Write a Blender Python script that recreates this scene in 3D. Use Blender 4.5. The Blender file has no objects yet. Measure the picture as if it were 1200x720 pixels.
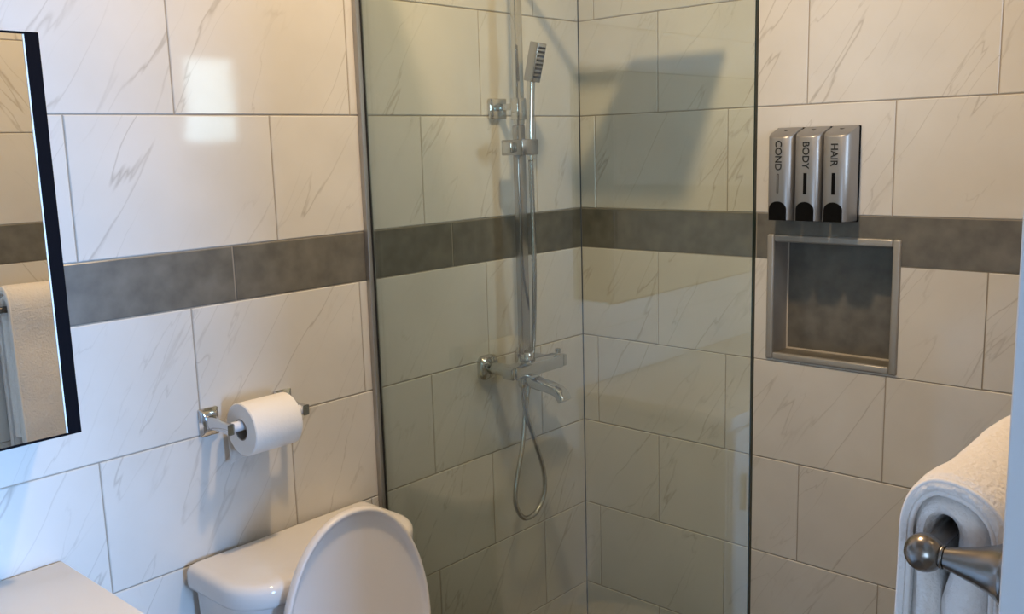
import bpy, bmesh, math, random
from mathutils import Vector, Matrix, Euler, noise
random.seed(7)
PI = math.pi
SC = bpy.context.scene
COL = SC.collection

# ------------------------------------------------------------------ camera
def make_camera():
    f, th, ph, ro = 1113.4, .83, .169, -.0289
    F = Vector((math.sin(th)*math.cos(ph), math.cos(th)*math.cos(ph), -math.sin(ph)))
    R0 = Vector((math.cos(th), -math.sin(th), 0)); U0 = R0.cross(F)
    R = R0*math.cos(ro) + U0*math.sin(ro); U = -R0*math.sin(ro) + U0*math.cos(ro)
    cd = bpy.data.cameras.new('camera'); cam = bpy.data.objects.new('camera', cd); COL.objects.link(cam)
    m = Matrix((( R.x, U.x, -F.x, -2.1145), (R.y, U.y, -F.y, -1.660), (R.z, U.z, -F.z, 1.5524), (0,0,0,1)))
    cam.matrix_world = m
    cd.sensor_width = 36; cd.lens = f/1200*36; cd.clip_start = .02
    SC.camera = cam
make_camera()

# ------------------------------------------------------------------ world, exposure, large lights
W = bpy.data.worlds.new('world'); SC.world = W; W.use_nodes = True
W.node_tree.nodes['Background'].inputs[0].default_value = (.50, .68, 1, 1)
W.node_tree.nodes['Background'].inputs[1].default_value = .08
vs = SC.view_settings
vs.view_transform = 'Standard'; vs.look = 'None'; vs.gamma = 1; vs.use_curve_mapping = False
vs.exposure = -.68
def area(name, loc, target, size, power, color, size_y=None, spread=180):
    l = bpy.data.lights.new(name, 'AREA'); l.energy = power; l.color = color; l.size = size
    if size_y: l.shape = 'RECTANGLE'; l.size_y = size_y
    l.spread = math.radians(spread)
    o = bpy.data.objects.new(name, l); COL.objects.link(o); o.location = loc
    o.rotation_euler = (Vector(target)-Vector(loc)).to_track_quat('-Z', 'Y').to_euler()
    return o
LAMP_POS = (-.95, -.72, 2.655)
LAMP_W, HALL_W, WIN_E = 32, 66, 1.3
area('hall_window_daylight', (-1.17, -3.55, 1.15), (-1.75, 0, 1.15), .95, HALL_W, (.27, .53, 1), .9, spread=75)
area('hall_side_daylight', (-3.95, -2.6, 1.35), (0, -.1, 1.95), .9, 5, (.42, .66, 1), .9, spread=70)
area('front_window_daylight', (-.30, -1.40, 1.735), (-.38, 0, 1.66), .18, 1.6, (.55, .76, 1), .28, spread=85)

# ------------------------------------------------------------------ helpers
def finish(name, bm, mat, parent=None, loc=(0,0,0), smooth=None):
    me = bpy.data.meshes.new(name); bm.normal_update(); bm.to_mesh(me); bm.free()
    if mat: me.materials.append(mat)
    return place(name, me, parent, loc, smooth)
def place(name, me, parent=None, loc=(0,0,0), smooth=None):
    if smooth:
        for p in me.polygons: p.use_smooth = True
        if smooth is not True:
            me.set_sharp_from_angle(angle=math.radians(smooth))
    o = bpy.data.objects.new(name, me); COL.objects.link(o); o.location = loc
    if parent: o.parent = parent
    return o
def thing(name, label, cat, loc=(0,0,0), rz=0, group=None):
    o = bpy.data.objects.new(name, None); COL.objects.link(o); o.location = loc; o.rotation_euler = (0,0,rz)
    o.empty_display_size = .05
    o['label'] = label; o['category'] = cat
    if group: o['group'] = group
    return o
def box(bm, a, b, bev=0, seg=2):
    x0,y0,z0 = a; x1,y1,z1 = b
    t = bmesh.new(); bmesh.ops.create_cube(t, size=1)
    for v in t.verts:
        v.co = Vector(((x0+x1)/2+v.co.x*(x1-x0), (y0+y1)/2+v.co.y*(y1-y0), (z0+z1)/2+v.co.z*(z1-z0)))
    if bev: bmesh.ops.bevel(t, geom=t.edges[:], offset=bev, segments=seg, profile=.5, affect='EDGES')
    merge(bm, t)
def merge(bm, t, M=None):
    if M is not None: bmesh.ops.transform(t, matrix=M, verts=t.verts)
    me = bpy.data.meshes.new('t'); t.to_mesh(me); t.free(); bm.from_mesh(me); bpy.data.meshes.remove(me)
def B(a, b, bev=0, seg=2):
    bm = bmesh.new(); box(bm, a, b, bev, seg); return bm
def lathe(bm, prof, M=None, n=32):
    """prof: list of (r, z) revolved about z"""
    t = bmesh.new(); rings = []
    for r, z in prof:
        if r < 1e-6: rings.append([t.verts.new((0,0,z))])
        else: rings.append([t.verts.new((r*math.cos(2*PI*i/n), r*math.sin(2*PI*i/n), z)) for i in range(n)])
    for a, b in zip(rings, rings[1:]):
        for i in range(n):
            j = (i+1) % n
            if len(a) == 1 and len(b) == 1: continue
            if len(a) == 1: t.faces.new((a[0], b[j], b[i]))
            elif len(b) == 1: t.faces.new((a[i], a[j], b[0]))
            else: t.faces.new((a[i], a[j], b[j], b[i]))
    bmesh.ops.recalc_face_normals(t, faces=t.faces)
    merge(bm, t, M)
def along(p, d):
    """matrix that maps z to direction d at p"""
    return Matrix.Translation(Vector(p)) @ Vector(d).normalized().to_track_quat('Z', 'Y').to_matrix().to_4x4()
def sweep(bm, pts, sec, closed_ends=True, up=(0,0,1)):
    """sweep; sec(i, t) -> list of 2D points"""
    n = len(pts); pts = [Vector(p) for p in pts]; rings = []; prev = None
    for i, p in enumerate(pts):
        d = (pts[min(i+1,n-1)]-pts[max(i-1,0)]).normalized()
        if prev is None:
            u = Vector(up); u = u - d*u.dot(d)
            if u.length < 1e-3: u = Vector((1,0,0)) - d*d.x
        else: u = prev - d*prev.dot(d)
        u.normalize(); prev = u; s = d.cross(u)
        rings.append([bm.verts.new(p + s*a + u*b) for a, b in sec(i, i/(n-1))])
    m = len(rings[0])
    for a, b in zip(rings, rings[1:]):
        for i in range(m):
            j = (i+1) % m; bm.faces.new((a[i], a[j], b[j], b[i]))
    if closed_ends:
        bm.faces.new(rings[0][::-1]); bm.faces.new(rings[-1])
    bmesh.ops.recalc_face_normals(bm, faces=bm.faces)
def circ(r, n=12): return [(r*math.cos(2*PI*i/n), r*math.sin(2*PI*i/n)) for i in range(n)]
def rrect(w, h, r, seg=5):
    o = []
    for cx, cy, a0 in ((w/2-r,h/2-r,0), (-w/2+r,h/2-r,90), (-w/2+r,-h/2+r,180), (w/2-r,-h/2+r,270)):
        for k in range(seg+1):
            a = math.radians(a0+90*k/seg); o.append((cx+r*math.cos(a), cy+r*math.sin(a)))
    return o
def spline(P, n=12):
    P = [Vector(p) for p in P]; P = [2*P[0]-P[1]] + P + [2*P[-1]-P[-2]]; out = []
    for i in range(1, len(P)-2):
        for k in range(n):
            t = k/n; a,b,c,d = P[i-1:i+3]
            out.append(.5*((2*b)+(c-a)*t+(2*a-5*b+4*c-d)*t*t+(3*b-a-3*c+d)*t**3))
    out.append(P[-2]); return out

# ------------------------------------------------------------------ materials
def nodes(name):
    m = bpy.data.materials.new(name); m.use_nodes = True
    nt = m.node_tree; return m, nt, nt.nodes['Principled BSDF']
def mat(name, col, rough=.5, metal=0, bump=0, bscale=200, spec=.5, var=0, vscale=30, sheen=0, emit=None, es=0):
    m, nt, p = nodes(name)
    p.inputs['Base Color'].default_value = (*col, 1); p.inputs['Roughness'].default_value = rough
    p.inputs['Metallic'].default_value = metal; p.inputs['Specular IOR Level'].default_value = spec
    if sheen: p.inputs['Sheen Weight'].default_value = sheen
    tc = nt.nodes.new('ShaderNodeTexCoord')
    if var:
        n = nt.nodes.new('ShaderNodeTexNoise'); n.inputs['Scale'].default_value = vscale; n.inputs['Detail'].default_value = 5
        nt.links.new(tc.outputs['Object'], n.inputs['Vector'])
        r = nt.nodes.new('ShaderNodeValToRGB'); r.color_ramp.elements[0].position = .3; r.color_ramp.elements[1].position = .7
        r.color_ramp.elements[0].color = (*[c*(1-var) for c in col], 1); r.color_ramp.elements[1].color = (*[min(1,c*(1+var)) for c in col], 1)
        nt.links.new(n.outputs['Fac'], r.inputs['Fac']); nt.links.new(r.outputs['Color'], p.inputs['Base Color'])
    if bump:
        n = nt.nodes.new('ShaderNodeTexNoise'); n.inputs['Scale'].default_value = bscale; n.inputs['Detail'].default_value = 3
        nt.links.new(tc.outputs['Object'], n.inputs['Vector'])
        b = nt.nodes.new('ShaderNodeBump'); b.inputs['Strength'].default_value = bump; b.inputs['Distance'].default_value = .002
        nt.links.new(n.outputs['Fac'], b.inputs['Height']); nt.links.new(b.outputs['Normal'], p.inputs['Normal'])
    if emit:
        p.inputs['Emission Color'].default_value = (*emit, 1); p.inputs['Emission Strength'].default_value = es
    return m

def marble():
    m, nt, p = nodes('veined_marble_tile'); N = nt.nodes.new; L = nt.links.new
    tc = N('ShaderNodeTexCoord'); oi = N('ShaderNodeObjectInfo')
    mul = N('ShaderNodeMath'); mul.operation = 'MULTIPLY'; mul.inputs[1].default_value = 37.3; L(oi.outputs['Random'], mul.inputs[0])
    cmb = N('ShaderNodeCombineXYZ')
    for i in range(3): L(mul.outputs[0], cmb.inputs[i])
    # veins lean like "/": rotate in the x-z plane of the tile, then stretch along the vein
    rot = N('ShaderNodeMapping'); rot.inputs['Rotation'].default_value = (0, math.radians(-33), 0); L(tc.outputs['Object'], rot.inputs[0])
    add = N('ShaderNodeVectorMath'); add.operation = 'ADD'; L(rot.outputs[0], add.inputs[0]); L(cmb.outputs[0], add.inputs[1])
    def vein(sx, sz, scale, th, off, lo, hi, amp):
        st = N('ShaderNodeMapping'); st.inputs['Scale'].default_value = (sx, 1, sz); st.inputs['Location'].default_value = (off, off*1.7, off*.6); L(add.outputs[0], st.inputs[0])
        nz = N('ShaderNodeTexNoise'); nz.inputs['Scale'].default_value = scale; nz.inputs['Detail'].default_value = 3; nz.inputs['Roughness'].default_value = .36; nz.inputs['Lacunarity'].default_value = 2.4; L(st.outputs[0], nz.inputs['Vector'])
        sb = N('ShaderNodeMath'); sb.operation = 'SUBTRACT'; sb.inputs[1].default_value = .5; L(nz.outputs['Fac'], sb.inputs[0])
        ab = N('ShaderNodeMath'); ab.operation = 'ABSOLUTE'; L(sb.outputs[0], ab.inputs[0])
        mr = N('ShaderNodeMapRange'); mr.inputs['From Max'].default_value = th; mr.inputs['To Min'].default_value = 1; mr.inputs['To Max'].default_value = 0; L(ab.outputs[0], mr.inputs['Value'])
        pw = N('ShaderNodeMath'); pw.operation = 'POWER'; pw.inputs[1].default_value = 1.6; L(mr.outputs[0], pw.inputs[0])
        ms = N('ShaderNodeTexNoise'); ms.inputs['Scale'].default_value = 9; ms.inputs['Detail'].default_value = 2; L(st.outputs[0], ms.inputs['Vector'])
        mm = N('ShaderNodeMapRange'); mm.inputs['From Min'].default_value = lo; mm.inputs['From Max'].default_value = hi; mm.inputs['To Max'].default_value = amp; L(ms.outputs['Fac'], mm.inputs['Value'])
        q = N('ShaderNodeMath'); q.operation = 'MULTIPLY'; L(pw.outputs[0], q.inputs[0]); L(mm.outputs[0], q.inputs[1]); return q
    v1 = vein(1, .13, 10, .011, 0, .38, .60, .85); v2 = vein(1, .17, 17, .012, 5.3, .46, .64, .65)
    mx = N('ShaderNodeMath'); mx.operation = 'MAXIMUM'; L(v1.outputs[0], mx.inputs[0]); L(v2.outputs[0], mx.inputs[1])
    cl = N('ShaderNodeTexNoise'); cl.inputs['Scale'].default_value = 6; cl.inputs['Detail'].default_value = 4; L(add.outputs[0], cl.inputs['Vector'])
    base = N('ShaderNodeValToRGB'); e = base.color_ramp.elements; e[0].position = .3; e[1].position = .7
    e[0].color = (.60,.575,.53,1); e[1].color = (.655,.63,.585,1); L(cl.outputs['Fac'], base.inputs['Fac'])
    mix = N('ShaderNodeMix'); mix.data_type = 'RGBA'; mix.inputs[7].default_value = (.30,.26,.21,1)
    fac = N('ShaderNodeMath'); fac.operation = 'MULTIPLY'; fac.inputs[1].default_value = .62; L(mx.outputs[0], fac.inputs[0])
    L(fac.outputs[0], mix.inputs[0]); L(base.outputs['Color'], mix.inputs[6]); L(mix.outputs[2], p.inputs['Base Color'])
    p.inputs['Roughness'].default_value = .075; p.inputs['Specular IOR Level'].default_value = .5
    wv = N('ShaderNodeTexNoise'); wv.inputs['Scale'].default_value = 6; L(add.outputs[0], wv.inputs['Vector'])
    b = N('ShaderNodeBump'); b.inputs['Strength'].default_value = .12; b.inputs['Distance'].default_value = .004; L(wv.outputs['Fac'], b.inputs['Height']); L(b.outputs['Normal'], p.inputs['Normal'])
    return m
MARBLE = marble()
GREYT = mat('grey_stone_tile', (.140,.132,.112), .28, var=.25, vscale=22)
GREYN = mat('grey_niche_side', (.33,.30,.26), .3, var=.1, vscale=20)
GREYF = mat('grey_floor_tile', (.15,.135,.115), .4, var=.15, vscale=10)
GROUT = mat('beige_grout', (.34,.30,.245), .85, bump=.3)
PLASTER = mat('white_plaster', (.78,.76,.73), .7, bump=.1)
PAINT = mat('white_satin_paint', (.62,.63,.64), .35, var=.03, vscale=8)
def chipped_paint():
    m = mat('chipped_white_paint', (.62,.63,.64), .35); nt = m.node_tree; p = nt.nodes['Principled BSDF']
    tc = nt.nodes.new('ShaderNodeTexCoord'); n = nt.nodes.new('ShaderNodeTexNoise'); n.inputs['Scale'].default_value = 34; n.inputs['Detail'].default_value = 3
    nt.links.new(tc.outputs['Object'], n.inputs['Vector'])
    c = nt.nodes.new('ShaderNodeValToRGB'); e = c.color_ramp.elements; e[0].position = .69; e[0].color = (.62,.63,.64,1); e[1].position = .73; e[1].color = (.25,.24,.24,1)
    nt.links.new(n.outputs['Fac'], c.inputs['Fac']); nt.links.new(c.outputs['Color'], p.inputs['Base Color']); return m
CHIPPED = chipped_paint()
CHROME = mat('polished_chrome', (.62,.63,.64), .09, 1)
SATIN = mat('satin_chrome', (.42,.42,.425), .2, 1)
NICKEL = mat('brushed_nickel', (.25,.225,.20), .24, 1, bump=.05, bscale=600)
CERAMIC = mat('glazed_ceramic', (.74,.71,.68), .09, var=.01)
LIDP = mat('white_seat_plastic', (.78,.74,.71), .28)
SOLID = mat('white_counter', (.80,.77,.73), .2)
BLACK = mat('black_metal', (.003,.003,.005), .7, spec=.06)
RUBBER = mat('black_rubber', (.012,.014,.013), .5)
PAPER = mat('white_tissue_paper', (.82,.79,.74), .9, bump=.25, bscale=350)
CARD = mat('grey_cardboard', (.28,.24,.20), .9)
PLAST = mat('white_spindle_plastic', (.75,.75,.76), .3)
SILVER = mat('silver_plastic', (.32,.318,.32), .40, .8)
BACKP = mat('dark_plastic', (.004,.004,.004), .8, spec=.08)
INK = mat('black_print', (.012,.012,.012), .5)
ALU = mat('brushed_aluminium', (.42,.41,.39), .4, .85)
TRIMG = mat('grey_tile_trim', (.35,.34,.32), .3, .3)
TERRY = mat('terry_cotton', (.80,.755,.72), .95, bump=1.4, bscale=170, sheen=.2)
HEMM = mat('woven_towel_hem', (.83,.79,.76), .9, bump=.4, bscale=500)
MIRROR = mat('mirror_silvering', (.80,.78,.70), .004, 1)
CAB = mat('white_cabinet_lacquer', (.72,.71,.70), .3)
WOODF = mat('hall_floor', (.30,.22,.15), .4, var=.2, vscale=5)
STEELH = mat('braided_steel_hose', (.50,.50,.49), .25, 1)
LEDM = mat('polished_glass_edge', (.75,.82,.85), .2)
def lampmat():
    m, nt, p = nodes('lamp_diffuser'); p.inputs['Emission Color'].default_value = (1,.80,.56,1); p.inputs['Emission Strength'].default_value = 6; return m
LAMPM = lampmat()
def winmat():
    m, nt, p = nodes('frosted_daylit_glass'); p.inputs['Emission Color'].default_value = (.60,.77,1,1); p.inputs['Emission Strength'].default_value = WIN_E; return m
WINM = winmat()
def glassmat():
    m, nt, p = nodes('green_tinted_glass'); nt.nodes.remove(p); N = nt.nodes.new; L = nt.links.new
    tr = N('ShaderNodeBsdfTransparent'); tr.inputs[0].default_value = (.88,.905,.845,1)
    gl = N('ShaderNodeBsdfGlossy'); gl.inputs['Roughness'].default_value = .0; gl.inputs[0].default_value = (1,1,1,1)
    fr = N('ShaderNodeFresnel'); ge = N('ShaderNodeNewGeometry'); mr = N('ShaderNodeMapRange'); mr.inputs['To Min'].default_value = 1.5; mr.inputs['To Max'].default_value = 1/1.5
    L(ge.outputs['Backfacing'], mr.inputs['Value']); L(mr.outputs[0], fr.inputs[0])
    mx = N('ShaderNodeMixShader'); L(fr.outputs[0], mx.inputs[0]); L(tr.outputs[0], mx.inputs[1]); L(gl.outputs[0], mx.inputs[2])
    L(mx.outputs[0], nt.nodes['Material Output'].inputs[0]); return m
GLASS = glassmat()
GEDGE = mat('dark_green_glass_edge', (.010,.022,.015), .12)

# ------------------------------------------------------------------ tiled walls
ROW = .25256; BAND = .10972; L0 = 1.625; TL = .40787; G = .0026
levels = []   # (z0, z1, kind, parity) from floor to ceiling
z = L0-ROW; levels.append((z-BAND, z, 'band', 0)); zb = z-BAND
rows_dn = 0
while zb > .01:
    levels.append((max(zb-ROW,0), zb, 'tile', rows_dn % 2)); zb -= ROW; rows_dn += 1     # first row under the band: parity 0
zt = L0-ROW; k = 1
CEIL = 2.66
while zt < CEIL-.01:
    levels.append((zt, min(zt+ROW, CEIL), 'tile', k % 2)); zt += ROW; k += 1               # row right above the band: parity 1
_cache = {}
def tile_mesh(w, h, mt, cham=.0016):
    key = (round(w,4), round(h,4), mt.name)
    if key in _cache: return _cache[key]
    bm = bmesh.new(); a, b = w/2, h/2; c = cham
    f = [bm.verts.new((x, 0, z)) for x, z in ((-a+c,-b+c),(a-c,-b+c),(a-c,b-c),(-a+c,b-c))]
    o = [bm.verts.new((x, c*.7, z)) for x, z in ((-a,-b),(a,-b),(a,b),(-a,b))]
    r = [bm.verts.new((x, .008, z)) for x, z in ((-a,-b),(a,-b),(a,b),(-a,b))]
    bm.faces.new(f)
    for i in range(4):
        j = (i+1) % 4
        bm.faces.new((f[j], f[i], o[i], o[j])); bm.faces.new((o[j], o[i], r[i], r[j]))
    bm.faces.new(r[::-1]); bmesh.ops.recalc_face_normals(bm, faces=bm.faces)
    me = bpy.data.meshes.new('tile'); bm.to_mesh(me); bm.free(); me.materials.append(mt); _cache[key] = me; return me
def cut(rect, hole):
    x0,z0,x1,z1 = rect; a0,b0,a1,b1 = hole
    if a1 <= x0 or a0 >= x1 or b1 <= z0 or b0 >= z1: return [rect]
    out = []
    if a0 > x0: out.append((x0,z0,a0,z1))
    if a1 < x1: out.append((a1,z0,x1,z1))
    m0, m1 = max(x0,a0), min(x1,a1)
    if b0 > z0: out.append((m0,z0,m1,b0))
    if b1 < z1: out.append((m0,b1,m1,z1))
    return out
def wall(name, loc, rz, X0, X1, off0, band_off, hole=None, Z0=0, thick=.1, band_len=.602):
    """face at local y=0; local x runs to the right as seen from inside; joints of parity-0 rows at off0 + k*TL"""
    bm = bmesh.new()
    rects = [(X0, Z0, X1, CEIL)]
    if hole: rects = [q for r in rects for q in cut(r, hole)]
    for a in rects: box(bm, (a[0], .0018, a[1]), (a[2], thick, a[3]))
    w = finish(name, bm, GROUT, loc=loc); w.rotation_euler = (0,0,rz); w['kind'] = 'structure'
    for (z0, z1, kind, par) in sorted(levels):
        if z1 <= Z0+.01: continue
        step = TL if kind == 'tile' else band_len
        o = (off0 + par*TL/2) if kind == 'tile' else band_off
        k0 = math.floor((X0-o)/step)-1
        x = o + k0*step
        while x < X1:
            a, b = max(x, X0)+G/2, min(x+step, X1)-G/2
            if b-a > .008:
                r0 = (a, max(z0,Z0)+G/2, b, z1-G/2)
                parts = cut(r0, hole) if hole else [r0]
                mt = MARBLE if kind == 'tile' else GREYT
                nm = 'tile' if kind == 'tile' else 'grey_band_tile'
                if len(parts) == 1 and parts[0] == r0:
                    place(nm, tile_mesh(b-a, r0[3]-r0[1], mt), w, ((a+b)/2, 0, (r0[1]+r0[3])/2))
                elif parts:
                    bm = bmesh.new(); cx, cz = (a+b)/2, (r0[1]+r0[3])/2
                    for p in parts:
                        if p[2]-p[0] > .003 and p[3]-p[1] > .003: box(bm, (p[0]-cx, 0, p[1]-cz), (p[2]-cx, .008, p[3]-cz))
                    if len(bm.verts): finish(nm, bm, mt, w, (cx, 0, cz))
                    else: bm.free()
            x += step
    return w
XL = -2.75            # left wall
YF = -1.44            # inner face of the front wall (with the doorway)
DX0, DX1 = -2.42, -1.236   # doorway
wall('wall_back', (0,0,0), 0, XL, 0, -.3906, -.506)
NH = (.573+.006, 1.015+.006, .893-.006, 1.3225-.006)
wr = wall('wall_right', (0,0,0), -PI/2, 0, -YF, .0527+TL/2, -.06, hole=NH)
wall('wall_front', (0,YF,0), PI, 0, -DX1-.02, .11, .2, thick=.12)
wl = wall('wall_left', (XL,YF,0), PI/2, 0, -YF, .05, .1)
# front wall left of and above the doorway
bm = bmesh.new(); box(bm, (XL-.1,YF-.12,0), (DX0-.02,YF,CEIL)); box(bm, (DX0-.02,YF-.12,2.1), (DX1+.02,YF,CEIL))
o = finish('wall_door_side', bm, PLASTER); o['kind'] = 'structure'
# jamb lining of the doorway
for nm, a, b in (('trim_1', (DX1,YF-.13,0), (DX1+.02,YF,2.08)), ('trim_2', (DX0-.02,YF-.13,0), (DX0,YF,2.08)), ('trim_3', (DX0-.02,YF-.13,2.08), (DX1+.02,YF,2.10))):
    o = finish(nm, B(a, b, .0015, 1), CHIPPED); o['kind'] = 'structure'

# niche: tiled recess in the right wall (local frame of wall_right: x = -world y, y = depth)
a0, b0, a1, b1 = NH; D = .085
box_parts = [('niche_tile', (a0, D, b0), (a1, D+.008, b1), GREYT), ('niche_tile', (a0, .004, b0), (a0+.006, D, b1), GREYN), ('niche_tile', (a1-.006, .004, b0), (a1, D, b1), GREYN),
             ('niche_tile', (a0+.0065, .004, b0), (a1-.0065, D, b0+.006), GREYT), ('niche_tile', (a0+.0065, .004, b1-.006), (a1-.0065, D, b1), GREYT)]
for nm, a, b, mt in box_parts:
    c = [(p+q)/2 for p, q in zip(a, b)]
    finish(nm, B([p-q for p, q in zip(a, c)], [p-q for p, q in zip(b, c)]), mt, wr, c)
t_ = .018
for a, b in (((a0-.006,-.006,b0-.006),(a0+t_-.006,.006,b1+.006)), ((a1-t_+.006,-.006,b0-.006),(a1+.006,.006,b1+.006)),
             ((a0+t_-.006,-.006,b1-t_+.006),(a1-t_+.006,.006,b1+.006)), ((a0+t_-.006,-.006,b0-.006),(a1-t_+.006,.006,b0+t_-.006))):
    finish('niche_trim', B(a, b, .0045, 3), TRIMG, wr, smooth=40)
GL = mat('light_grout_line', (.55,.50,.42), .8)
finish('grout_line', B((a0+.006, D-.003, b0+.006), (a1-.006, D, b0+.0095)), GL, wr)
finish('grout_line', B((a0+.006, D-.003, b0+.01), (a0+.009, D, b1-.006)), GL, wr)

# floor and ceiling
bm = B((XL-.1,YF-.0,-.1), (.12,.1,-.002)); fl = finish('floor', bm, GROUT); fl['kind'] = 'structure'
fm = None
for i in range(9):
    for j in range(5):
        x0 = XL+i*.305; y0 = YF+j*.305; x1 = min(x0+.302, 0); y1 = min(y0+.302, 0)
        if x1-x0 > .02 and y1-y0 > .02:
            finish('floor_tile', B((-(x1-x0)/2,-(y1-y0)/2,-.006), ((x1-x0)/2,(y1-y0)/2,0), .001, 1), GREYF, fl, ((x0+x1)/2,(y0+y1)/2,0))
o = finish('ceiling', B((XL-.1,YF-.12,CEIL), (.12,.1,CEIL+.1)), PLASTER); o['kind'] = 'structure'
# hallway beyond the doorway
for nm, a, b, mt in (('hall_floor', (-4.2,-3.7,-.1), (.4,YF-.0,0), WOODF), ('hall_ceiling', (-4.2,-3.7,2.5), (.4,YF-.12,2.6), PLASTER), ('wall_hall_far', (-4.2,-3.8,0), (.4,-3.7,2.5), PLASTER),
                     ('wall_hall_right', (.4,-3.8,0), (.5,YF-.12,2.5), PLASTER), ('wall_hall_left', (-4.3,-3.8,0), (-4.2,YF,2.5), PLASTER), ('wall_hall_near', (-4.2,YF-.12,0), (XL-.1,YF,2.5), PLASTER)):
    if nm == 'hall_floor': b = (.4, YF-.001, 0)
    o = finish(nm, B(a, b), mt); o['kind'] = 'structure'
# hall windows (daylit frosted panes with frames)
def window(nm, c, w, h, axis, e):
    t = .03
    m2 = WINM if e is None else e
    fr = bmesh.new()
    for a, b in (((-w/2-t,-h/2-t),(w/2+t,-h/2)), ((-w/2-t,h/2),(w/2+t,h/2+t)), ((-w/2-t,-h/2),(-w/2,h/2)), ((w/2,-h/2),(w/2+t,h/2))):
        box(fr, (a[0],-.012,a[1]), (b[0],.012,b[1]), .002, 1)
    o = finish(nm, fr, PAINT, loc=c); o['kind'] = 'structure'; o.rotation_euler = (0,0,axis)
    finish('pane', B((-w/2,-.002,-h/2), (w/2,.004,h/2)), m2, o)
    return o
HALLPANE = mat('hall_daylit_pane', (.8,.8,.8), .5, emit=(.62,.80,1), es=3)
window('window_1', (-1.1,-3.68,1.4), 1.2, 1.4, 0, HALLPANE)
window('window_2', (-4.18,-2.6,1.5), 1.5, 1.4, PI/2, HALLPANE)
window('window_3', (-.30,YF+.014,1.735), .20, .30, 0, WINM)     # small frosted window in the front wall

# ------------------------------------------------------------------ ceiling lamp
lt = thing('ceiling_light', 'small round warm white flush ceiling lamp between toilet and shower glass', 'lamp', (LAMP_POS[0],LAMP_POS[1],CEIL))
bm = bmesh.new(); lathe(bm, [(0,0),(.10,0),(.10,-.012),(.085,-.02),(.085,-.012),(0,-.012)]); finish('housing', bm, PAINT, lt, smooth=40)
bm = bmesh.new(); lathe(bm, [(0,-.016),(.07,-.017),(.083,-.014)][::-1]); finish('diffuser', bm, LAMPM, lt, smooth=True)
ll = bpy.data.lights.new('ceiling_light_bulb', 'AREA'); ll.shape = 'DISK'; ll.size = .09; ll.energy = LAMP_W; ll.color = (1,.715,.42)
lo = bpy.data.objects.new('ceiling_light_bulb', ll); COL.objects.link(lo); lo.location = (LAMP_POS[0],LAMP_POS[1],CEIL-.03)

# ------------------------------------------------------------------ glass screen
gx = -.763
s = thing('shower_screen', 'frameless greenish glass shower panel standing between toilet and shower', 'shower screen', (gx,0,0))
GY0, GY1, GH = -.006, -.941, 2.15
finish('glass_pane', B((-.004,GY1+.0005,.012), (.004,GY0-.002,GH)), GLASS, s)
finish('glass_edge', B((-.0042,GY1-.0012,.012), (.0042,GY1+.0004,GH)), GEDGE, s)
finish('wall_channel', B((-.0165,-.014,.0), (-.0045,-.0005,GH), .001, 1), ALU, s)
finish('wall_channel', B((.0045,-.008,.0), (.0075,-.0005,GH), .001, 1), ALU, s)
finish('gasket', B((-.0062,-.0175,.0), (-.0042,-.0140,GH)), RUBBER, s)
finish('bottom_channel', B((-.012,GY1,.0), (.012,-.0145,.014), .001, 1), ALU, s)

# ------------------------------------------------------------------ shower column
cx, cy = -.340, -.078
sh = thing('shower_column', 'chrome shower column with thermostatic bar valve behind the glass', 'shower', (cx,cy,.99))
def P(x, y, z): return (x-cx, y-cy, z-.99)
def BX(a, b, bev=.001, seg=2): return B(P(*a), P(*b), bev, seg)
finish('lower_rail', BX((cx-.0165,cy-.009,1.025), (cx+.0135,cy+.009,1.60), .003), SATIN, sh, smooth=40)
finish('upper_rail', BX((cx-.0135,cy-.008,1.60), (cx+.0135,cy+.008,1.995), .003), CHROME, sh, smooth=40)
finish('rail_sleeve', BX((cx-.0165,cy-.0115,1.612), (cx+.0165,cy+.0115,1.665), .002), CHROME, sh, smooth=40)
finish('wall_bracket', BX((cx-.030,-.012,1.617), (cx+.030,0,1.668), .004), CHROME, sh, smooth=40)
finish('bracket_arm', BX((cx-.009,cy+.01,1.637), (cx+.009,-.012,1.653), .002), CHROME, sh, smooth=40)
finish('handset_holder', BX((-.388,-.130,1.527), (-.328,-.060,1.565), .003), SATIN, sh, smooth=40)
finish('holder_knob', BX((-.402,-.105,1.533), (-.3885,-.075,1.559), .003), CHROME, sh, smooth=40)
# overhead arm and rain head
bm = bmesh.new(); sweep(bm, spline([P(cx,cy,1.985),P(cx,cy,2.025),P(cx,cy-.03,2.05),P(cx,cy-.18,2.05),P(cx,cy-.32,2.04),P(cx,cy-.335,1.99)], 8), lambda i,t: rrect(.02,.014,.004,3)); finish('overhead_arm', bm, CHROME, sh, smooth=50)
finish('rain_head', BX((cx-.105,cy-.335-.105,1.968), (cx+.105,cy-.335+.105,1.980), .003), CHROME, sh, smooth=40)
# bar valve
vx0, vx1 = -.420, -.236
finish('valve_body', BX((vx0,-.120,.975), (vx1,-.080,1.009), .003), CHROME, sh, smooth=40)
finish('temperature_knob', BX((vx1+.0008,-.119,.976), (vx1+.018,-.081,1.008), .005), CHROME, sh, smooth=40)
finish('temperature_knob', BX((vx0-.014,-.119,.976), (vx0-.0008,-.081,1.008), .005), CHROME, sh, smooth=40)
for x in (-.405, -.260):
    bm = bmesh.new(); sweep(bm, [P(x,0,.992),P(x,-.010,.992),P(x,-.018,.992)], lambda i,t: rrect(.064-(.012 if i==2 else 0),.064-(.012 if i==2 else 0),.018)); f_ = finish('wall_flange', bm, CHROME, sh, smooth=50)
    bm = bmesh.new(); lathe(bm, [(0,0),(.016,0),(.016,.062),(0,.062)], along(P(x,-.016,.992),(0,-1,0)), 20); finish('inlet_nut', bm, CHROME, sh, smooth=50)
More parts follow.
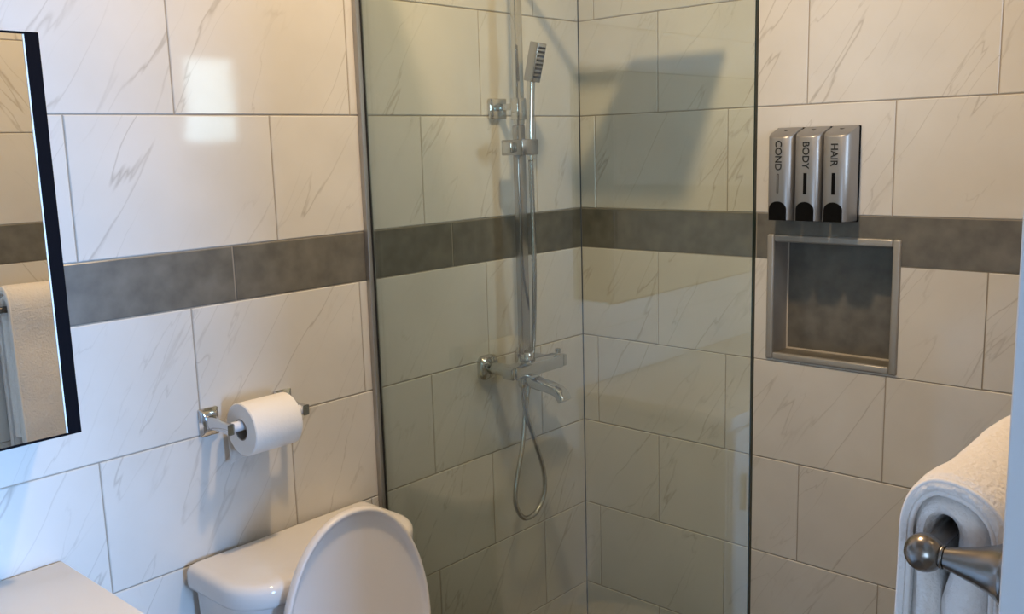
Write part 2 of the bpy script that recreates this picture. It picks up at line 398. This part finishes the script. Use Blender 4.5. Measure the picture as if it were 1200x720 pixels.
bm = bmesh.new(); lathe(bm, [(0,0),(.017,0),(.017,.014),(.013,.02),(0,.02)], along(P(cx,-.085,1.010),(0,0,1)), 20); finish('rail_socket', bm, CHROME, sh, smooth=50)
bm = bmesh.new(); lathe(bm, [(0,0),(.007,0),(.008,.01),(.006,.012),(0,.012)], along(P(-.235,-.1,1.011),(0,0,1)), 16); finish('diverter_button', bm, CHROME, sh, smooth=50)
# spout: short neck under the valve, body leaning out and curving down to a flat mouth
bm = bmesh.new(); sweep(bm, spline([P(cx+.004,-.095,.974),P(cx+.004,-.100,.957),P(cx+.004,-.120,.951),P(cx+.004,-.155,.947),P(cx+.004,-.187,.939),P(cx+.004,-.203,.920)], 7),
    lambda i,t: rrect(.034+.006*t, .032-.010*t, .008, 4)); finish('spout', bm, CHROME, sh, smooth=50)
bm = bmesh.new(); lathe(bm, [(0,0),(.012,0),(.012,.030),(.010,.034),(0,.034)], along(P(cx-.012,-.078,.973),(0,0,-1)), 20); finish('hose_outlet', bm, CHROME, sh, smooth=50)
# hose: from the handset down behind the valve, loops and comes back up to the outlet
hx, hy = -.345, -.118
hp = [(hx,-.118,1.515),(-.339,-.114,1.40),(-.333,-.110,1.24),(-.312,-.088,1.13),(-.292,-.064,1.04),(-.298,-.060,.98),(-.325,-.062,.88),(-.352,-.070,.78),(-.388,-.078,.69),(-.394,-.08,.635),
      (-.365,-.08,.590),(-.320,-.08,.588),(-.283,-.08,.625),(-.280,-.08,.69),(-.305,-.078,.77),(-.334,-.076,.85),(-.346,-.076,.90),(cx-.012,-.078,.942)]
pts = spline([P(*p) for p in hp], 26)
bm = bmesh.new(); sweep(bm, pts, lambda i,t: circ(.0068 if i % 2 else .0058, 10)); finish('hose', bm, STEELH, sh, smooth=True)

# hand shower resting in the holder
hs = thing('hand_shower', 'chrome stick hand shower with slotted square head, upright in its holder on the column', 'hand shower', (-.345,-.118,1.56))
bm = bmesh.new(); sweep(bm, [(0,0,-.045),(0,0,-.03),(0,0,.03),(.003,-.001,.09),(.006,-.002,.150)], lambda i,t: rrect(.0165,.0165,.004,3)); finish('handle', bm, CHROME, hs, smooth=40)
head = bmesh.new(); box(head, (-.0155,-.014,0), (.0155,.014,.092), .002)
hd = finish('spray_head', head, SATIN, hs, (.008,-.002,.142), smooth=40); hd.rotation_euler = (math.radians(13), math.radians(3), 0)
for k in range(8):
    sl = finish('nozzle_slot', B((-.0125,-.0150,.010+k*.0098), (.0125,-.0135,.0150+k*.0098), .0004, 1), BACKP, hd)

# ------------------------------------------------------------------ soap dispensers
def text_mesh(s, size):
    cu = bpy.data.curves.new('t', 'FONT'); cu.body = s; cu.size = size; cu.align_x = 'CENTER'; cu.align_y = 'CENTER'; cu.extrude = .0003; cu.offset = size*.012
    o = bpy.data.objects.new('t', cu); COL.objects.link(o)
    dg = bpy.context.evaluated_depsgraph_get(); me = bpy.data.meshes.new_from_object(o.evaluated_get(dg)); bpy.data.objects.remove(o); bpy.data.curves.remove(cu)
    me.name = 'lettering'; return me
def dispenser(yc, word, lab, outline):
    # local frame: x toward the wall, y along the wall, z up; front face at x=-DEP
    t = thing('soap_dispenser', lab, 'dispenser', (0,yc,1.361), 0, 'soap dispensers in a row above the niche')
    w, dep, h = .0625, .066, .213
    bm = bmesh.new(); n = 7
    def ring(z, top=0, grow=0):
        # half-rounded plan: flat back against wall plate, broad rounded front corners
        pr = []
        r = .021; W = w/2-grow; Dp = dep-grow
        pr.append((-.006, W))
        for k in range(n+1):
            a = PI/2*k/n; pr.append((-(Dp-r)-r*math.sin(a), W-r+r*math.cos(a)))
        for k in range(n+1):
            a = PI/2*k/n; pr.append((-(Dp-r)-r*math.cos(a), -(W-r)-r*math.sin(a)))
        pr.append((-.006, -W))
        vs = []
        for x, y in pr:
            zz = z
            if top: zz = z - .021*min(1, max(0, (-x-.006)/(dep-.006)))**1.3
            vs.append(bm.verts.new((x, y, zz)))
        return vs
    rs = [ring(0,0,.002), ring(.002), ring(.03), ring(h-.004,1), ring(h-.001,1,.0015), ring(h,1,.004)]
    for a, b in zip(rs, rs[1:]):
        for i in range(len(a)):
            j = (i+1) % len(a); bm.faces.new((a[i], a[j], b[j], b[i]))
    bm.faces.new(rs[0]); bm.faces.new(rs[-1][::-1]); bmesh.ops.recalc_face_normals(bm, faces=bm.faces)
    finish('housing', bm, SILVER, t, smooth=35)
    finish('back_plate', B((-.006,-w/2-.0015,-.002), (0,w/2+.0015,h-.0005), .001, 1), BACKP, t)
    # lock on the top
    bm = bmesh.new(); lathe(bm, [(0,0),(.006,0),(.006,.0015),(0,.0015)], Matrix.Translation((-.025,0,h-.0075)), 16); finish('lock', bm, BACKP, t)
    # black push button with arched top, set into the lower front
    bm = bmesh.new(); out = [(.021,.0),(.021,.026)]
    for k in range(1, 12):
        a = PI*k/12; out.append((.021*math.cos(a), .026+.018*math.sin(a)))
    out += [(-.021,.026),(-.021,.0)]
    fr = []; bk = []
    for y, z_ in out:
        ex = -(dep+.0008) if abs(y) < .012 else -(dep+.0008-(abs(y)-.012)**2*18)
        fr.append(bm.verts.new((ex-.001, y, z_+.001))); bk.append(bm.verts.new((-.05, y, z_+.001)))
    bm.faces.new(fr)
    for i in range(len(fr)):
        j = (i+1) % len(fr); bm.faces.new((fr[j], fr[i], bk[i], bk[j]))
    bmesh.ops.recalc_face_normals(bm, faces=bm.faces); finish('push_button', bm, BACKP, t)
    # level window
    zw = .098
    if outline:
        bm = bmesh.new()
        for a, b in (((-.0022,-.022),(-.0014,.022)), ((.0014,-.022),(.0022,.022)), ((-.0014,-.022),(.0014,-.0212)), ((-.0014,.0212),(.0014,.022))):
            box(bm, (-dep-.0008, a[0], zw-.012+a[1]), (-dep+.001, b[0], zw-.012+b[1]))
        finish('level_window', bm, BACKP, t)
    else:
        finish('level_window', B((-dep-.0008,-.0041,zw-.036), (-dep+.001,.0041,zw+.012), .0006, 2), BACKP, t)
    me = text_mesh(word, .0225); me.materials.append(INK)
    l = place('lettering', me, t, (-dep-.0006, 0, .150))
    # letters read downwards: text x -> -z, text y (letter tops) -> -y (right), normal -> -x
    l.rotation_euler = Matrix(((0,0,-1),(0,-1,0),(-1,0,0))).to_euler()
    return t
dispenser(-.6285, 'COND', 'silver wall soap dispenser lettered COND, nearest the glass', True)
dispenser(-.6950, 'BODY', 'silver wall soap dispenser lettered BODY, middle of the row of three', False)
dispenser(-.7615, 'HAIR', 'silver wall soap dispenser lettered HAIR, right end of the row', False)

# ------------------------------------------------------------------ toilet paper holder and roll
tp = thing('toilet_paper_holder', 'chrome two-post toilet paper holder on the marble tiled wall', 'paper holder', (-1.106,0,1.035))
for x in (-.086, .086):
    bm = bmesh.new(); sweep(bm, [(x,0,0),(x,-.004,0),(x,-.009,0),(x,-.012,0)], lambda i,t: rrect(*[(.042,.056),(.042,.056),(.032,.046),(.022,.030)][i], .003, 2), up=(0,0,1)); finish('wall_plate', bm, CHROME, tp, smooth=30)
    bm = bmesh.new(); sweep(bm, [(x,-.011,0),(x,-.03,0),(x,-.055,-.001),(x,-.084,-.002)], lambda i,t: rrect(*[(.020,.028),(.016,.022),(.014,.018),(.015,.022)][i], .003, 2), up=(0,0,1)); finish('post', bm, CHROME, tp, smooth=30)
bm = bmesh.new(); lathe(bm, [(0,0),(.010,0),(.010,.159),(0,.159)], along((-.0793,-.072,-.002),(1,0,0)), 20); finish('spindle', bm, PLAST, tp, smooth=40)
rl = thing('toilet_paper_roll', 'white toilet paper roll hung on the chrome holder, loose end down', 'toilet paper', (-1.106,-.072,1.024))
RR = .0525
bm = bmesh.new(); lathe(bm, [(.021,0),(RR-.002,0),(RR,.002),(RR,.105),(RR-.002,.107),(.021,.107)], along((-.058,0,0),(1,0,0)), 56); finish('paper', bm, PAPER, rl, smooth=40)
bm = bmesh.new(); lathe(bm, [(.0212,-.0005),(.0195,-.0005),(.0195,.1075),(.0212,.1075),(.0212,-.0005)], along((-.058,0,0),(1,0,0)), 40); finish('cardboard_core', bm, CARD, rl, smooth=40)
# loose sheet leaving the roll on the wall side
bm = bmesh.new(); g = []
for i in range(13):
    t = i/12; row = []
    for k in range(9):
        u = k/8; x = -.0575+.106*u
        end = -.080 + .016*u + .003*math.sin(u*7)
        z_ = .012 + (end-.012)*t
        y = math.sqrt(max(0, (RR+.0012)**2 - min(z_,.0)**2 if z_ < 0 else (RR+.0012)**2 - z_**2))
        y = (RR+.001) - .004*t + .001*math.sin(t*5+u*3)
        row.append(bm.verts.new((x, y, z_)))
    g.append(row)
for a, b in zip(g, g[1:]):
    for k in range(8): bm.faces.new((a[k], a[k+1], b[k+1], b[k]))
bmesh.ops.solidify(bm, geom=bm.faces[:], thickness=.0008); finish('loose_sheet', bm, PAPER, rl, smooth=40)

# ------------------------------------------------------------------ toilet
tx = -1.050
tl = thing('toilet', 'white two-piece toilet with raised seat lid against marble wall', 'toilet', (tx,0,0))
def dshape(w, d, rf, y0, bow=.0, n=9, rb=.012):
    """tank plan: straight back at y0, rounded front corners and a slightly bowed front; returns xy list"""
    o = [];
    for cx_, cy_, a0, r in ((w/2-rb, y0-rb, 90, rb), (-w/2+rb, y0-rb, 180-0, rb)):
        pass
    o += [(w/2-rb*(1-math.sin(PI/2*k/3)), y0-rb*(1-math.cos(PI/2*k/3))) for k in (3,2,1,0)][::-1][::-1]
    o = []
    for k in range(4):
        a = PI/2*(1-k/3); o.append((w/2-rb+rb*math.cos(a), y0-rb+rb*math.sin(a)))
    for k in range(n+1):
        a = -PI/2*k/n; o.append((w/2-rf+rf*math.cos(a), y0-d+rf+rf*math.sin(a)))
    for k in range(n+1):
        a = -PI/2-PI/2*k/n; o.append((-w/2+rf+rf*math.cos(a), y0-d+rf+rf*math.sin(a)))
    for k in range(4):
        a = PI-PI/2*k/3; o.append((-w/2+rb+rb*math.cos(a), y0-rb+rb*math.sin(a)))
    return [(x, y - bow*max(0,1-(2*x/w)**2)*max(0,(y0-y)/d)) for x, y in o]
def loft(bm, secs):
    rs = [[bm.verts.new((x,y,z)) for x, y in s] for s, z in secs]
    m = len(rs[0])
    for a, b in zip(rs, rs[1:]):
        for i in range(m):
            j = (i+1) % m; bm.faces.new((a[i], a[j], b[j], b[i]))
    bm.faces.new(rs[0]); bm.faces.new(rs[-1]); bmesh.ops.recalc_face_normals(bm, faces=bm.faces)
bm = bmesh.new(); LW, LD, TZ = .446, .212, .768
def lid(g, z): return (dshape(LW-2*g, LD-2*g, .078-g*.5, -.008-g*.6, .010), z)
loft(bm, [lid(.008,TZ-.050), lid(.002,TZ-.046), lid(0,TZ-.040), lid(0,TZ-.016), lid(.002,TZ-.009), lid(.006,TZ-.004), lid(.012,TZ-.001), lid(.022,TZ)])
finish('tank_lid', bm, CERAMIC, tl, smooth=60)
bm = bmesh.new()
def tk(g, z): return (dshape(LW-.030-2*g, LD-.018-2*g, .075, -.014, .012), z)
loft(bm, [tk(.030,.375), tk(.022,.40), tk(.012,.50), tk(.004,.62), tk(0,TZ-.050)])
finish('tank', bm, CERAMIC, tl, smooth=60)
# flush lever on the tank front, left
bm = bmesh.new(); lathe(bm, [(0,0),(.013,0),(.013,.012),(0,.014)], along((-.135,-.210,.665),(0,-1,0)), 20); box(bm, (-.14,-.232,.659), (-.075,-.221,.671), .003); finish('flush_lever', bm, CHROME, tl, smooth=50)
# bowl
def egg(w, lf, lb, cy_, n=40):
    return [(w/2*math.sin(2*PI*k/n), cy_ + (lb if math.cos(2*PI*k/n) > 0 else lf)*math.cos(2*PI*k/n)) for k in range(n)]
bm = bmesh.new()
loft(bm, [(egg(.22,.20,.18,-.36),0), (egg(.21,.19,.17,-.36),.05), (egg(.22,.20,.17,-.37),.16), (egg(.30,.25,.18,-.41),.28), (egg(.36,.29,.20,-.43),.36), (egg(.37,.30,.21,-.43),.395), (egg(.36,.29,.20,-.43),.40)])
box(bm, (-.11,-.27,.20), (.11,-.03,.385), .03, 3)
finish('bowl', bm, CERAMIC, tl, smooth=60)
# seat ring lying on the bowl
bm = bmesh.new(); o_ = egg(.37,.285,.19,-.435,48); i_ = egg(.24,.21,.12,-.435,48)
def ringv(s, z): return [bm.verts.new((x,y,z)) for x, y in s]
A = ringv(o_,.402); A2 = ringv(egg(.374,.288,.192,-.435,48),.412); A3 = ringv(egg(.35,.27,.18,-.435,48),.423); B3 = ringv(egg(.26,.225,.13,-.435,48),.422); B2 = ringv(i_,.412); B1 = ringv(i_,.402)
for a, b in ((A,A2),(A2,A3),(A3,B3),(B3,B2),(B2,B1),(B1,A)):
    for k in range(48):
        j = (k+1) % 48; bm.faces.new((a[k], a[j], b[j], b[k]))
bmesh.ops.recalc_face_normals(bm, faces=bm.faces); finish('seat', bm, LIDP, tl, smooth=60)
# raised lid: a shallow egg dish hinged at the back of the bowl and leaning on the tank
LL = .453
bm = bmesh.new(); n = 64
def lidring(g, dz):
    out = []
    for k in range(n):
        a = 2*PI*k/n; s_, c_ = math.sin(a), math.cos(a)
        # local: x across, z from hinge (0) to tip (LL), y = thickness
        hw = .181-g; cz = .185
        zz = cz + ((LL-cz-g)*c_ if c_ > 0 else (cz-g)*math.copysign(abs(c_)**.72, c_))
        e = 2.15 if c_ > 0 else 3.0
        xx = hw*math.copysign(abs(s_)**(2/e), s_)
        out.append(bm.verts.new((xx, dz, zz)))
    return out
prof = [(.016,.012),(.004,.011),(.0,.006),(.0,-.004),(.0025,-.0075),(.0065,-.0085),(.0100,-.006),(.0125,.000),(.020,.0025),(.06,.0035)]
R_ = [lidring(g_, -(-d_)) for g_, d_ in prof]
for a, b in zip(R_, R_[1:]):
    for k in range(n):
        j = (k+1) % n; bm.faces.new((a[k], a[j], b[j], b[k]))
bm.faces.new(R_[0]); bm.faces.new(R_[-1]); bmesh.ops.recalc_face_normals(bm, faces=bm.faces)
ld = finish('seat_lid', bm, LIDP, tl, (.002,-.266,.415), smooth=60); ld.rotation_euler = (math.radians(-2.6), 0, 0)
for x in (-.07,.07):
    finish('hinge', B((x-.018,-.292,.40), (x+.018,-.252,.430), .006, 3), LIDP, tl, smooth=50)

# ------------------------------------------------------------------ vanity
vn = thing('vanity', 'white vanity with flat countertop in the corner under the mirror cabinet', 'vanity', (0,0,0))
VX = -1.495
finish('countertop', B((XL+.006,-.50,.825), (VX,-.003,.855), .003, 2), SOLID, vn, smooth=40)
finish('cabinet_body', B((XL+.02,-.48,.10), (VX-.015,-.006,.8245), .002, 1), CAB, vn)
for i in range(3):
    w_ = (VX-.015-XL-.02)/3; x0 = XL+.02+i*w_
    d_ = finish('door', B((x0+.003,-.498,.115), (x0+w_-.003,-.4805,.81), .002, 1), CAB, vn)
    finish('handle', B((x0+w_-.03,-.522,.60), (x0+w_-.022,-.4975,.70), .003, 2), CHROME, d_)
finish('plinth', B((XL+.03,-.44,0), (VX-.03,-.01,.0995)), BLACK, vn)

# ------------------------------------------------------------------ mirror cabinet
mc = thing('mirror_cabinet', 'mirror cabinet with a thin black frame on the wall above the vanity', 'mirror', (-2.05,0,1.43))
MX0, MX1, MZ0, MZ1, MD = -2.62, -1.489, 1.112, 1.741, .13
def Q(x,y,z): return (x+2.05, y, z-1.43)
finish('cabinet_body', B(Q(MX0+.004,-MD+.014,MZ0+.004), Q(MX1-.004,-.001,MZ1-.004)), BLACK, mc)
finish('mirror_glass', B(Q(MX0+.022,-MD,MZ0+.0035), Q(MX1-.0235,-MD+.010,MZ1-.0035)), MIRROR, mc)
for a, b in (((MX0,MZ0),(MX0+.021,MZ1)), ((MX1-.021,MZ0),(MX1,MZ1))):
    finish('frame', B(Q(a[0],-MD-.002,a[1]), Q(b[0],-MD+.013,b[1]), .0006, 1), BLACK, mc)
for a, b in (((MX0+.021,MZ0),(MX1-.021,MZ0+.003)), ((MX0+.021,MZ1-.003),(MX1-.021,MZ1))):
    finish('frame', B(Q(a[0],-MD-.002,a[1]), Q(b[0],-MD+.013,b[1])), BLACK, mc)
finish('glass_edge', B(Q(MX1-.0234,-MD-.001,MZ0+.0035), Q(MX1-.0211,-MD+.008,MZ1-.0035)), LEDM, mc)

# ------------------------------------------------------------------ towel bar and towel
bx, by, bz = -1.200, -1.362, 1.147
tb = thing('towel_bar', 'brushed nickel towel bar with ball end beside the doorway', 'towel bar', (bx,YF,bz))
by_ = by-YF; BL = .62
for k, x in enumerate((0, BL)):
    bm = bmesh.new(); lathe(bm, [(0,0),(.032,0),(.032,.003),(.029,.006),(.024,.014),(.0185,.028),(.0130,.048),(.0100,.060)], along((x,0,0),(0,1,0)), 40); finish('post', bm, NICKEL, tb, smooth=50)
    bm = bmesh.new(); lathe(bm, [(.0115,.0590),(.0125,.0605),(.0115,.062)], along((x,0,0),(0,1,0)), 32); finish('collar', bm, NICKEL, tb, smooth=True)
    bm = bmesh.new(); pr = [(.0192*math.sin(PI*q/16), -.0182*math.cos(PI*q/16)) for q in range(17)]; pr[0] = (0,pr[0][1]); pr[-1] = (0,pr[-1][1])
    lathe(bm, pr, along((x,by_,0),(-1,0,0)), 40); finish('ball_end', bm, NICKEL, tb, smooth=True)
bm = bmesh.new(); lathe(bm, [(.0095,.015),(.0095,BL-.015)], along((0,by_,0),(1,0,0)), 28); finish('bar', bm, NICKEL, tb, smooth=True)

def towel():
    t = thing('towel', 'thick folded white terry towel hanging over the nickel bar', 'towel', (0,0,0))
    X0, X1 = -1.158, -.66
    def path(off_f, off_t, off_b, zb_f, zb_b, xs):
        """outline in (y,z) from the front hem over the bar to the rear hem"""
        o = []
        nf = 26
        for i in range(nf):
            s_ = i/nf; z_ = zb_f + (bz-zb_f)*s_
            y = by + off_f + .016*(1-s_)**1.2*math.sin(min(1,(1-s_)*1.2)*PI/2)
            o.append((y, z_))
        for i in range(19):
            a = PI*i/18; c_ = math.cos(a)
            o.append((by + (off_f if c_ > 0 else off_b)*c_, bz + off_t*math.sin(a)**.9))
        for i in range(1, nf+1):
            s_ = i/nf; o.append((by-off_b, bz + (zb_b-bz)*s_))
        return o
    def layer(nm, fo, to, bo, fi, ti, bi, zf, zb_, x0, x1, seed, mt, close=False):
        """solid sheet between an outer and an inner outline, lofted along the bar with soft rounded ends"""
        bm = bmesh.new(); NX = 46; rings = []
        for k in range(NX+1):
            u = k/NX; x = x0+(x1-x0)*u
            e = min(u, 1-u)*(x1-x0); q = math.sqrt(max(0, 1-max(0,1-e/.010)**2))     # rounding of the end
            sag = 0
            O = path(fo, to, bo, zf, zb_, x); I = path(fi, ti, bi, zf, zb_, x)
            if close:
                I = [(by+(y-by)*max(.05, 1-max(0,(bz-.012-z_))/.06), z_) for y, z_ in I]
            ring = []
            for s_, (o_, i_) in enumerate(zip(O, I)):
                my, mz = (o_[0]+i_[0])/2, (o_[1]+i_[1])/2
                w_ = .35+.65*q
                nz = noise.noise(Vector((x*9+seed, o_[0]*9, o_[1]*9)))*.006 + noise.noise(Vector((x*30+seed, o_[0]*30, o_[1]*30)))*.0018
                oy, oz = my+(o_[0]-my)*w_, mz+(o_[1]-mz)*w_
                dirv = Vector((oy-my, oz-mz)); 
                if dirv.length > 1e-6: dirv.normalize()
                lim = .25 if o_[0] < by-.01 else 1
                ring.append((oy+dirv.x*nz*lim*(.4+.6*q), oz+dirv.y*nz*lim*(.4+.6*q)))
            inner = [((o_[0]+i_[0])/2+(i_[0]-(o_[0]+i_[0])/2)*(.35+.65*q), (o_[1]+i_[1])/2+(i_[1]-(o_[1]+i_[1])/2)*(.35+.65*q)) for o_, i_ in zip(O, I)][::-1]
            sg = .004*min(1,max(0,(x-X0-.06)/.13))
            rings.append([bm.verts.new((x, a, b - sg*max(0,min(1,(b-bz-.02)/.03))*(1 if nm=='outer_fold' else .6))) for a, b in ring+inner])
        m = len(rings[0])
        for a, b in zip(rings, rings[1:]):
            for i in range(m):
                j = (i+1) % m; bm.faces.new((a[i], a[j], b[j], b[i]))
        bm.faces.new(rings[0]); bm.faces.new(rings[-1]); bmesh.ops.recalc_face_normals(bm, faces=bm.faces)
        return finish(nm, bm, mt, t, smooth=60)
    layer('outer_fold', .042, .066, .071, .0285, .043, .047, .70, .74, X0, X1, 0, TERRY)
    layer('inner_fold', .0280, .0415, .0455, .0120, .021, .015, .74, .78, X0+.004, X1-.002, 7, TERRY, True)
    # woven hem band near the front edge and along the fold end
    O = path(.0355,.0545,.0585,.70,.74,0)
    for nm, O, x in (('hem', path(.0385,.0600,.0650,.71,.75,0), X0+.0035), ('hem', path(.0300,.0470,.0510,.71,.75,0), X0+.0035)):
        bm = bmesh.new(); sweep(bm, [(x, a, b) for a, b in O], lambda i,t: circ(.0030, 8)); finish(nm, bm, HEMM, t, smooth=True)
    return t
towel()
